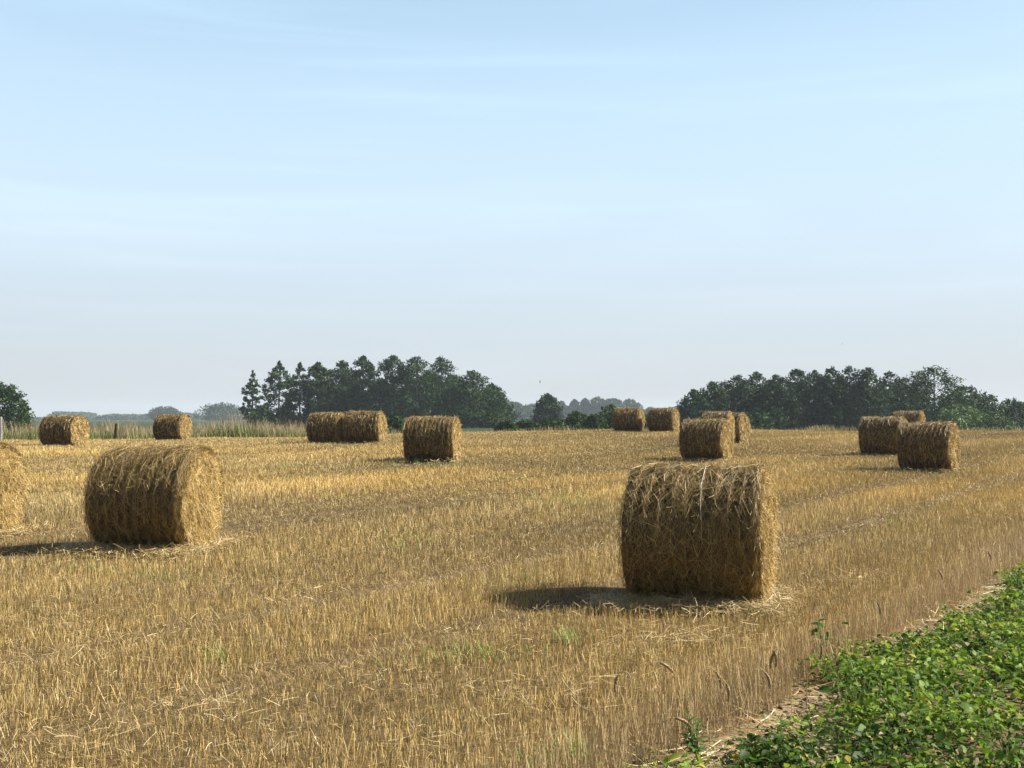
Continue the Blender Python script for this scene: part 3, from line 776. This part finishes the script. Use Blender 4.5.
tree('broadleaf_tree', 0, 382, 46, 112, 'round', 'dark tree cut by the left edge of the photo behind the pale post', 300, None, leafn=1.5, low=.10)
tree('broadleaf_tree', 24, 400, 14, 116, 'open', 'small sparse tree right beside the dark tree at the left edge', 301, None, leafn=1.0, low=.15)

# hazy trees far away
FAR = [(165, 407, 26, 858, 'round', 'hazy round tree above the small bale by the tall grass'),
       (222, 404, 38, 774, 'round', 'hazy broad tree left of the left grove'),
       (514, 402, 26, 720, 'round', 'hazy rounded tree just right of the left grove'),
       (534, 404, 26, 747, 'round', 'hazy bluish tree left of the lone dark pine'),
       (562, 401, 14, 774, 'spire', 'hazy narrow tree just right of the lone dark pine'),
       (574, 399, 13, 774, 'spire', 'first hazy spire right of the narrow one by the pine'),
       (585, 398, 14, 774, 'spire', 'second hazy spire from the pine, left of the tall broad one'),
       (597, 397, 20, 774, 'round', 'hazy broad tree, tallest of the far row left of the crest bales'),
       (613, 398, 22, 774, 'round', 'hazy broad tree rising behind the left crest bale'),
       (630, 399, 20, 782, 'round', 'hazy tree at the right end of the far row above the crest bales'),
       (651, 407, 12, 789, 'round', 'hazy tree top in the gap between the two crest bales'),
       (1021, 402, 22, 582, 'round', 'hazy tree beyond the wood at the right edge of the photo')]
for k, (px, tp, w, d, stl, lab) in enumerate(FAR):
    tree('distant_tree', px, tp, w, d, stl, lab, 320 + k, 'hazy trees far beyond the field', low=.05, leafn=1.0, lscale=.8)

def wood(name, px0, px1, top, d, label, n, seed, var=3.0):
    r = np.random.default_rng(seed); g = Geo()
    px = r.uniform(px0, px1, n); dd = d + r.uniform(0, 90, n); x = (px - 512) / F * dd
    hmax = CAMZ + (HOR - top) * d / F + (fbm(x * .03, 0 * x, None, seed, 2) - .5) * var * 2 + (vnoise(x * .13, 0 * x, None, seed + 3) - .5) * var
    z0 = gz(x, dd); zz = z0 + (hmax - z0) * np.sqrt(r.random(n))
    ls = r.uniform(.8, 1.8, n)
    N_ = nrm(r.normal(0, 1, (n, 3)) + [0, -.4, .5]); a1 = nrm(np.cross(N_, r.normal(0, 1, (n, 3)))); b1 = np.cross(N_, a1)
    P = np.stack([x, dd, zz], -1)
    v = np.stack([P - a1 * ls[:, None], P + b1 * ls[:, None] * .7, P + a1 * ls[:, None], P - b1 * ls[:, None] * .7], 1)
    c = np.array([.055, .085, .035]) * (.6 + .8 * vnoise(x * .15, zz * .3, dd * .1, seed + 5)[:, None]) * (.8 + .4 * r.random((n, 1)))
    g.add(v.reshape(-1, 3), np.arange(n)[:, None] * 4 + np.arange(4)[None], np.repeat(c, 4, 0))
    tag(g.build(name, M_TREE), label, 'wood', kind='stuff')
wood('distant_wood', -120, 330, 416.5, 1050, 'hazy blue wood on the horizon at the left', 34000, 7, 5.0)
wood('distant_wood', 480, 720, 409, 1000, 'hazy blue wood on the horizon behind the gap in the middle', 18000, 8, 9.0)

# ------------------------------------------------------------------ birds
def bird(px, py, d, span, flap, head, label):
    g = Geo(); c = [.05, .045, .045]
    t = np.linspace(-1, 1, 11); L = span * .36
    tube(g, np.stack([0 * t, t * L / 2, .02 * span * t], -1), span * .06 * np.sqrt(np.clip(1.02 - t ** 2, 0, 1)) + .002, c, 8)
    for s_ in (-1, 1):
        w = np.array([[0, -.09, 0], [0, .10, 0], [.25, -.07, .0], [.25, .12, .0], [.5, -.16, 0], [.5, -.03, 0]]) * span
        w[:, 2] = np.abs(w[:, 0]) * flap; w[:, 0] *= s_
        top = w.copy(); top[:, 2] += .012 * span
        v = np.concatenate([w, top]); f = np.array([[0, 2, 3, 1], [2, 4, 5, 3], [6, 7, 9, 8], [8, 9, 11, 10], [0, 6, 8, 2], [2, 8, 10, 4], [1, 3, 9, 7], [3, 5, 11, 9], [4, 10, 11, 5]])
        g.add(v, f, c)
    tl = np.array([[-.02, -.16, 0], [.02, -.16, 0], [.06, -.3, 0], [0, -.27, 0], [-.06, -.3, 0]]) * span
    v = np.concatenate([tl, tl + [0, 0, .01 * span]])
    g.add(v, np.array([[0, 1, 2], [0, 2, 3], [0, 3, 4], [5, 7, 6], [5, 8, 7], [5, 9, 8]]), c)
    o = g.build('bird', M_FEATHER)
    o.location = ((px - 512) / F * d, d, CAMZ + (HOR - py) * d / F); o.rotation_euler = (.1, .5, head)
    tag(o, label, 'bird', 'birds in the sky')
bird(540, 382.5, 95, .30, .9, 1.2, 'tiny dark bird flying low above the lone dark pine')
bird(842.5, 344, 150, .32, .4, 1.5, 'tiny faint bird high above the tallest trees of the right wood')

# ------------------------------------------------------------------ air
HX, HY0, HY1, HZ0, HZ1 = 2700, -520, 2750, -1.5, 34
v = np.array([[a, b, c] for c in (HZ0, HZ1) for b in (HY0, HY1) for a in (-HX, HX)], float)
f = np.array([[0, 2, 3, 1], [4, 5, 7, 6], [0, 1, 5, 4], [2, 6, 7, 3], [0, 4, 6, 2], [1, 3, 7, 5]])
mh = bpy.data.materials.new('hazy_air'); mh.use_nodes = True; nt = mh.node_tree
nt.nodes.remove(nt.nodes['Principled BSDF'])
pv = nt.nodes.new('ShaderNodeVolumePrincipled'); pv.inputs['Color'].default_value = (.78, .89, 1, 1)
pv.inputs['Density'].default_value = .00024; pv.inputs['Anisotropy'].default_value = .1
nt.links.new(pv.outputs['Volume'], nt.nodes['Material Output'].inputs['Volume'])
tag(make('haze', v, f, mh), 'thin bluish haze over the far fields', 'haze', kind='stuff')

# ------------------------------------------------------------------ sky and sun
SUN_EL, SUN_AZ = R(40.5), math.atan2(1.0, .08)     # azimuth from +Y towards +X
w = bpy.data.worlds.new('World'); SC.world = w; w.use_nodes = True
nt = w.node_tree; N = nt.nodes; Lk = nt.links
bg = N['Background']; bg.inputs['Strength'].default_value = .05
sky = N.new('ShaderNodeTexSky'); sky.sky_type = 'NISHITA'; sky.sun_disc = False
sky.sun_elevation = SUN_EL; sky.sun_rotation = SUN_AZ
sky.air_density = 1.0; sky.dust_density = 1.6; sky.ozone_density = 1.2; sky.altitude = 50
tc = N.new('ShaderNodeTexCoord')
def mrange(src, a0, a1, b0, b1, smooth=True):
    m = N.new('ShaderNodeMapRange'); m.interpolation_type = 'SMOOTHSTEP' if smooth else 'LINEAR'
    for k, v_ in zip(('From Min', 'From Max', 'To Min', 'To Max'), (a0, a1, b0, b1)): m.inputs[k].default_value = v_
    Lk.new(src, m.inputs['Value']); return m.outputs['Result']
def mth(op, a0, b0):
    m = N.new('ShaderNodeMath'); m.operation = op
    for k, v_ in enumerate((a0, b0)):
        if isinstance(v_, (int, float)): m.inputs[k].default_value = v_
        else: Lk.new(v_, m.inputs[k])
    return m.outputs[0]
sep = N.new('ShaderNodeSeparateXYZ'); Lk.new(tc.outputs['Generated'], sep.inputs[0])
def cirrus(scale, rot, sc, lo, hi, amount):
    mp = N.new('ShaderNodeMapping'); mp.inputs['Scale'].default_value = scale; mp.inputs['Rotation'].default_value = rot
    Lk.new(tc.outputs['Generated'], mp.inputs['Vector'])
    nz = N.new('ShaderNodeTexNoise'); nz.inputs['Scale'].default_value = sc; nz.inputs['Detail'].default_value = 6; nz.inputs['Roughness'].default_value = .5; nz.inputs['Distortion'].default_value = .4
    Lk.new(mp.outputs['Vector'], nz.inputs['Vector'])
    return mrange(nz.outputs['Fac'], lo, hi, 0, amount)
wisps = mth('ADD', cirrus((1.0, 1.6, 9.0), (0, R(-9), R(12)), 1.6, .42, .80, .17), cirrus((1.2, 2, 26.0), (0, R(7), R(20)), 2.0, .48, .80, .10))
# pale veil added low ahead; unseen sky overhead and behind left dim to deepen shade
veil = mth('MULTIPLY', mrange(sep.outputs['Z'], .12, .62, .82, .0), mrange(sep.outputs['Y'], -.25, .55, .12, 1.0))
fac = mth('MINIMUM', mth('ADD', veil, mth('MULTIPLY', wisps, mrange(sep.outputs['Z'], .1, .8, .7, .3))), 1.0)
vc = N.new('ShaderNodeMix'); vc.data_type = 'RGBA'
Lk.new(mrange(sep.outputs['Z'], .0, .42, 0, 1, False), vc.inputs['Factor'])
vc.inputs[6].default_value = (6.3, 6.5, 6.75, 1); vc.inputs[7].default_value = (8.5, 12.3, 15.4, 1)
mix = N.new('ShaderNodeMix'); mix.data_type = 'RGBA'
Lk.new(fac, mix.inputs['Factor']); Lk.new(sky.outputs['Color'], mix.inputs[6]); Lk.new(vc.outputs[2], mix.inputs[7])
Lk.new(mix.outputs[2], bg.inputs['Color'])

sl = bpy.data.lights.new('sun', 'SUN'); sl.energy = 5.0; sl.angle = R(.53); sl.color = (1, .95, .86)
so = link(bpy.data.objects.new('sun', sl))
sv = Vector((math.sin(SUN_AZ) * math.cos(SUN_EL), math.cos(SUN_AZ) * math.cos(SUN_EL), math.sin(SUN_EL)))
so.rotation_euler = sv.to_track_quat('Z', 'Y').to_euler(); so.location = (60, 4, 70)

# ------------------------------------------------------------------ camera
cd = bpy.data.cameras.new('camera'); cd.sensor_width = 36; cd.lens = F / 1024 * 36; cd.clip_end = 6000; cd.clip_start = .1
co = link(bpy.data.objects.new('camera', cd)); co.location = (0, 0, CAMZ)
co.rotation_euler = (R(90) + math.atan((HOR - 384) / F), 0, 0)
SC.camera = co

SC.view_settings.view_transform = 'Standard'; SC.view_settings.look = 'None'
SC.view_settings.exposure = 1.1; SC.view_settings.gamma = 1.0; SC.view_settings.use_curve_mapping = False
SC.cycles.use_denoising = True
SC.cycles.max_bounces = 6; SC.cycles.volume_bounces = 1
